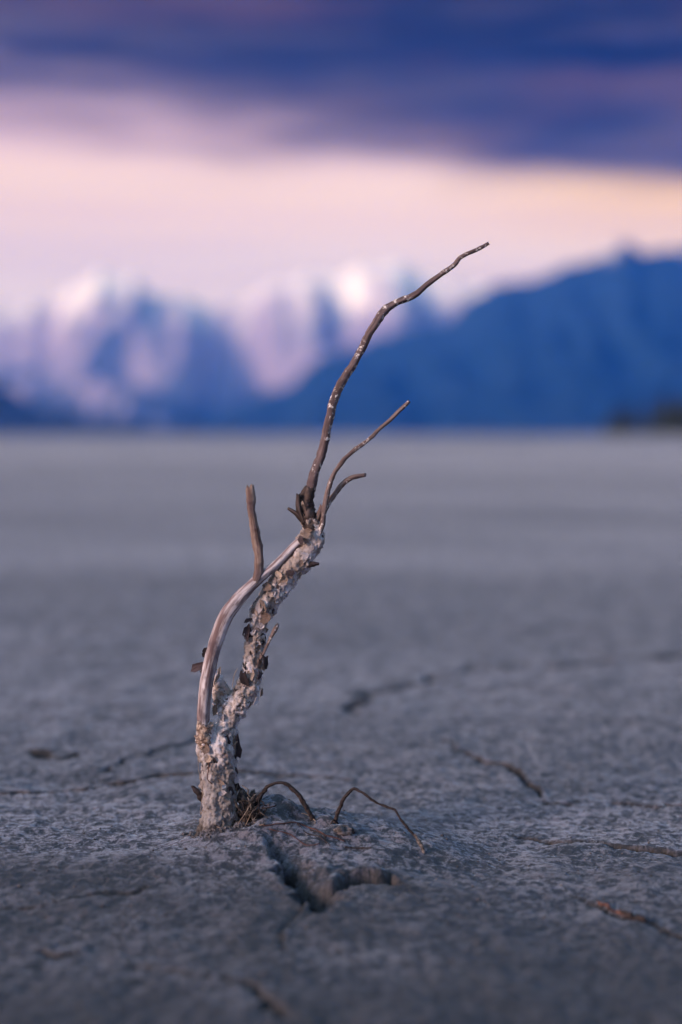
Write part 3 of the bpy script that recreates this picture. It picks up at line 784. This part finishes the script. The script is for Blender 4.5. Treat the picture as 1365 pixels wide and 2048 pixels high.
for i in range(34):
    x, y = 476+rf.random()*50, 1594+rf.random()*40
    an = rf.uniform(-.6, 2.6) if i % 3 else rf.uniform(-2.2, -.8)
    ln = rf.uniform(12, 42); dx_, dy_ = ln*math.cos(an), ln*math.sin(an)
    fibre([(x, y, -.010), (x+dx_*.35+rf.uniform(-7, 7), y+dy_*.35+rf.uniform(-7, 7), -.013), (x+dx_*.75+rf.uniform(-5, 5), y+dy_*.75, -.013), (x+dx_, y+dy_, -.010)], [M_root, M_root, M_clump, M_rootmud, M_root][i % 5], rf.uniform(.6, 1.5), seed=200+i, wander=.0010)
fibre([(506, 1600, -.012), (494, 1622, -.017), (482, 1640, -.017), (476, 1650, -.014)], M_fibre, .45, seed=290, wander=.0004)
fibre([(512, 1612, -.012), (500, 1632, -.017), (492, 1652, -.015)], M_fibre, .45, seed=291, wander=.0004)
fibre([(470, 1380, .0), (466, 1372, -.004), (470, 1350, -.006), (476, 1338, -.006)], M_fibre, .5, seed=301, name='pale_fibre')
fibre([(402, 1492, -.012), (398, 1520, -.012), (402, 1560, -.012), (406, 1590, -.012)], M_fibre, .5, seed=303, name='pale_fibre')
fibre([(406, 1560, -.013), (404, 1590, -.014), (400, 1630, -.012)], M_fibre, .7, seed=304, name='pale_fibre')
fibre([(420, 1525, -.013), (416, 1555, -.014), (424, 1570, -.013)], M_redhair, 1.0, seed=305)
def ground_fibre(pts, mat, r, seed, lift=.0006):
    P = [on_ground(a, b)+Vector((0, 0, lift)) for a, b in pts]
    Q = []
    for p in P:
        d = p.y*cp - (p.z-CAM_H)*sp_
        v = (p-Vector((0, 0, CAM_H))); vv = v.y*sp_+v.z*cp
        Q.append((p.x/d*FPX+W/2, H/2-vv/d*FPX, d-1.0, r*d))
    return tube('root_fibre', Q, mat, sap, seg=5, step=.0012, lump=.1, seed=seed, wander=.0006, jag=.2)
ground_fibre([(528, 1655), (560, 1652), (590, 1649), (618, 1656), (650, 1672), (690, 1684)], M_redhair, 1.2, 401)
ground_fibre([(595, 1650), (612, 1668), (640, 1676), (660, 1694)], M_root, 1.1, 402)
ground_fibre([(622, 1662), (648, 1672), (654, 1690)], M_root, 1.0, 403)
ground_fibre([(690, 1698), (715, 1699), (745, 1696)], M_root, 1.6, 404)
ground_fibre([(604, 1632), (622, 1636), (632, 1644), (630, 1652)], M_fibre, .8, 405)
ground_fibre([(540, 1660), (580, 1672), (610, 1690), (640, 1690)], M_redhair, 1.0, 406)
ground_fibre([(484, 1640), (500, 1642), (522, 1652), (530, 1650)], M_fibre, 1.0, 407)

# ---- the second, separate root loop
a0 = on_ground(672, 1648); a1 = on_ground(848, 1706)
def dep(p): return p.y*cp-(p.z-CAM_H)*sp_ - 1.0
d0, d1 = dep(a0), dep(a1)
loop = bpy.data.objects.new('root_loop', None); COL.objects.link(loop); loop.location = a0; loop.empty_display_size = .02
tag(loop, 'thin wiry black root arching out of the mud to the right of the sapling', 'root')
def ld(t): return d0+(d1-d0)*t
tube('root_shaft', [(671, 1660, ld(0), 4.10), (675, 1642, ld(0), 4.10), (680, 1620, ld(.04), 3.77), (687, 1600, ld(.1), 3.44), (696, 1584, ld(.15), 3.28), (706, 1576, ld(.2), 2.95), (722, 1581, ld(.28), 2.62), (738, 1592, ld(.38), 2.46),
      (756, 1606, ld(.48), 2.46), (774, 1613, ld(.58), 2.38), (792, 1622, ld(.68), 2.30), (806, 1640, ld(.76), 2.30), (820, 1656, ld(.84), 2.30), (834, 1673, ld(.92), 2.46)], M_root, loop, seg=12, step=.0006, lump=.2, lscale=300, fine=.1, fscale=700, seed=111, wander=.0011)
tube('muddy_root_end', [(831, 1669, ld(.91), 2.79), (838, 1682, ld(.95), 4.10), (844, 1694, ld(.98), 4.10), (848, 1706, ld(1.0), 2.95), (853, 1718, ld(1.0), 2.13)], M_rootmud, loop, seg=12, step=.0006, lump=.3, lscale=300, fine=.2, fscale=700, seed=115, wander=.0004)
tube('side_rootlet', [(676, 1646, ld(0), 2.2), (668, 1640, ld(0)-.003, 1.8), (662, 1648, ld(0)-.004, 1.4)], M_root, loop, seg=8, step=.0006, seed=117)

# ---- loose things on the mud
c0 = on_ground(688, 1664)
tag(lump_obj('mud_clod', c0+Vector((0, 0, .001)), (.0062, .005, .0028), M_clod, None, 730, 20, 28, .5, 240), 'small crumbly mud clod at the foot of the wiry root', 'mud clod')
c1 = on_ground(1245, 1831)
fr = bpy.data.objects.new('bark_fragment', None); COL.objects.link(fr); fr.location = c1; fr.empty_display_size = .02
tag(fr, 'reddish brown sliver of bark lying flat on the mud at lower right', 'bark fragment')
pa, pb = on_ground(1196, 1811), on_ground(1290, 1848)
def sliver(name, f0, f1, wd, th, seed, zoff, mat):
    n = 30; V = []; F = []
    ax = (pb-pa).normalized(); side_ = Vector((-ax.y, ax.x, 0))
    for i in range(n):
        t = f0+(f1-f0)*i/(n-1); c = pa.lerp(pb, t); c.z = gz(c.x, c.y)+zoff
        ww = wd*math.sin(math.pi*min(max(i/(n-1), .04), .96))**.6*(1+.45*float(fbm(np.array([i*.35]), np.array([seed*1.7]), oct=2, seed=seed)[0]))
        for q, (sx_, hz_) in enumerate(((-1, .2), (-.55, 1), (.1, 1.25), (.6, .9), (1, .2), (.4, -.3), (-.4, -.3))):
            V.append(tuple(c+side_*(ww*sx_)+Vector((0, 0, th*hz_*(1+.3*random.uniform(-1, 1))))))
    for i in range(n-1):
        for q in range(7): F.append((i*7+q, i*7+(q+1) % 7, (i+1)*7+(q+1) % 7, (i+1)*7+q))
    F.append(tuple(range(7))[::-1]); F.append(tuple((n-1)*7+q for q in range(7)))
    return mesh_obj(name, V, F, mat, parent=fr)
sliver('bark_strip', 0, .72, .0016, .0011, 3, .0006, M_frag)
sliver('bark_strip', .45, 1.0, .0026, .0020, 5, .0012, M_root)
# crumbs of silt: too many and too small to count
V, F = [], []
for i in range(2600):
    x = rng.uniform(-.32, .42); y = .66+1.0*rng.random()**1.3
    r = .0004+.0011*rng.random()**3
    V.append((x, y, 0, r))
for i in range(420):
    a, q = rng.uniform(0, 2*math.pi), .0125+abs(rng.normal(0, .007))
    V.append((-.0888+q*math.cos(a), .986+q*math.sin(a)*.9, 0, .0005+.0013*rng.random()**2.5))
arr = np.array(V); zz = ground_height(arr[:, 0], arr[:, 1])[0]
V = []
for (x, y, _, r), z in zip(arr, zz):
    n = len(V); k = rng.uniform(.6, 1.3, 6)
    V += [(x+r*k[0], y, z+r*.2), (x-r*k[1], y, z+r*.3), (x, y+r*k[2], z+r*.2), (x, y-r*k[3], z+r*.3), (x, y, z+r*.9*k[4]), (x, y, z-r*.8)]
    for a, b in ((0, 2), (2, 1), (1, 3), (3, 0)): F += [(n+a, n+b, n+4), (n+b, n+a, n+5)]
cr = mesh_obj('silt_crumbs', V, F, M_clod, smooth=False); cr['kind'] = 'stuff'
tag(cr, 'tiny crumbs of dry silt strewn over the cracked mud', 'silt crumbs')

# ------------------------------------------------------------------ haze
HZ = 0.53e-4
m = bpy.data.materials.new('blue_air'); m.use_nodes = True
t = NT(m.node_tree); t.n.clear()
pv = t.n.new('ShaderNodeVolumePrincipled')
pv.inputs['Color'].default_value = (.02, .20, 1.0, 1)
pv.inputs['Absorption Color'].default_value = (1, 1, 1, 1)
pv.inputs['Density'].default_value = HZ
pv.inputs['Anisotropy'].default_value = 0.0
t.l.new(pv.outputs[0], t.n.new('ShaderNodeOutputMaterial').inputs['Volume'])
allz = [v for o in bpy.data.objects if o.type == 'MESH' for v in [max((o.matrix_world @ Vector(c)).z for c in o.bound_box)]]
top = max(allz)+25
bx = [(-48000, 48000), (-5000, 43000), (-25, top)]
V = [(x, y, z) for x in bx[0] for y in bx[1] for z in bx[2]]
F = [(0, 1, 3, 2), (4, 6, 7, 5), (0, 4, 5, 1), (2, 3, 7, 6), (0, 2, 6, 4), (1, 5, 7, 3)]
hz = mesh_obj('haze', V, F, m, smooth=False); hz['kind'] = 'stuff'
tag(hz, 'blue evening haze in front of the far mountains', 'haze')
hz.visible_shadow = True
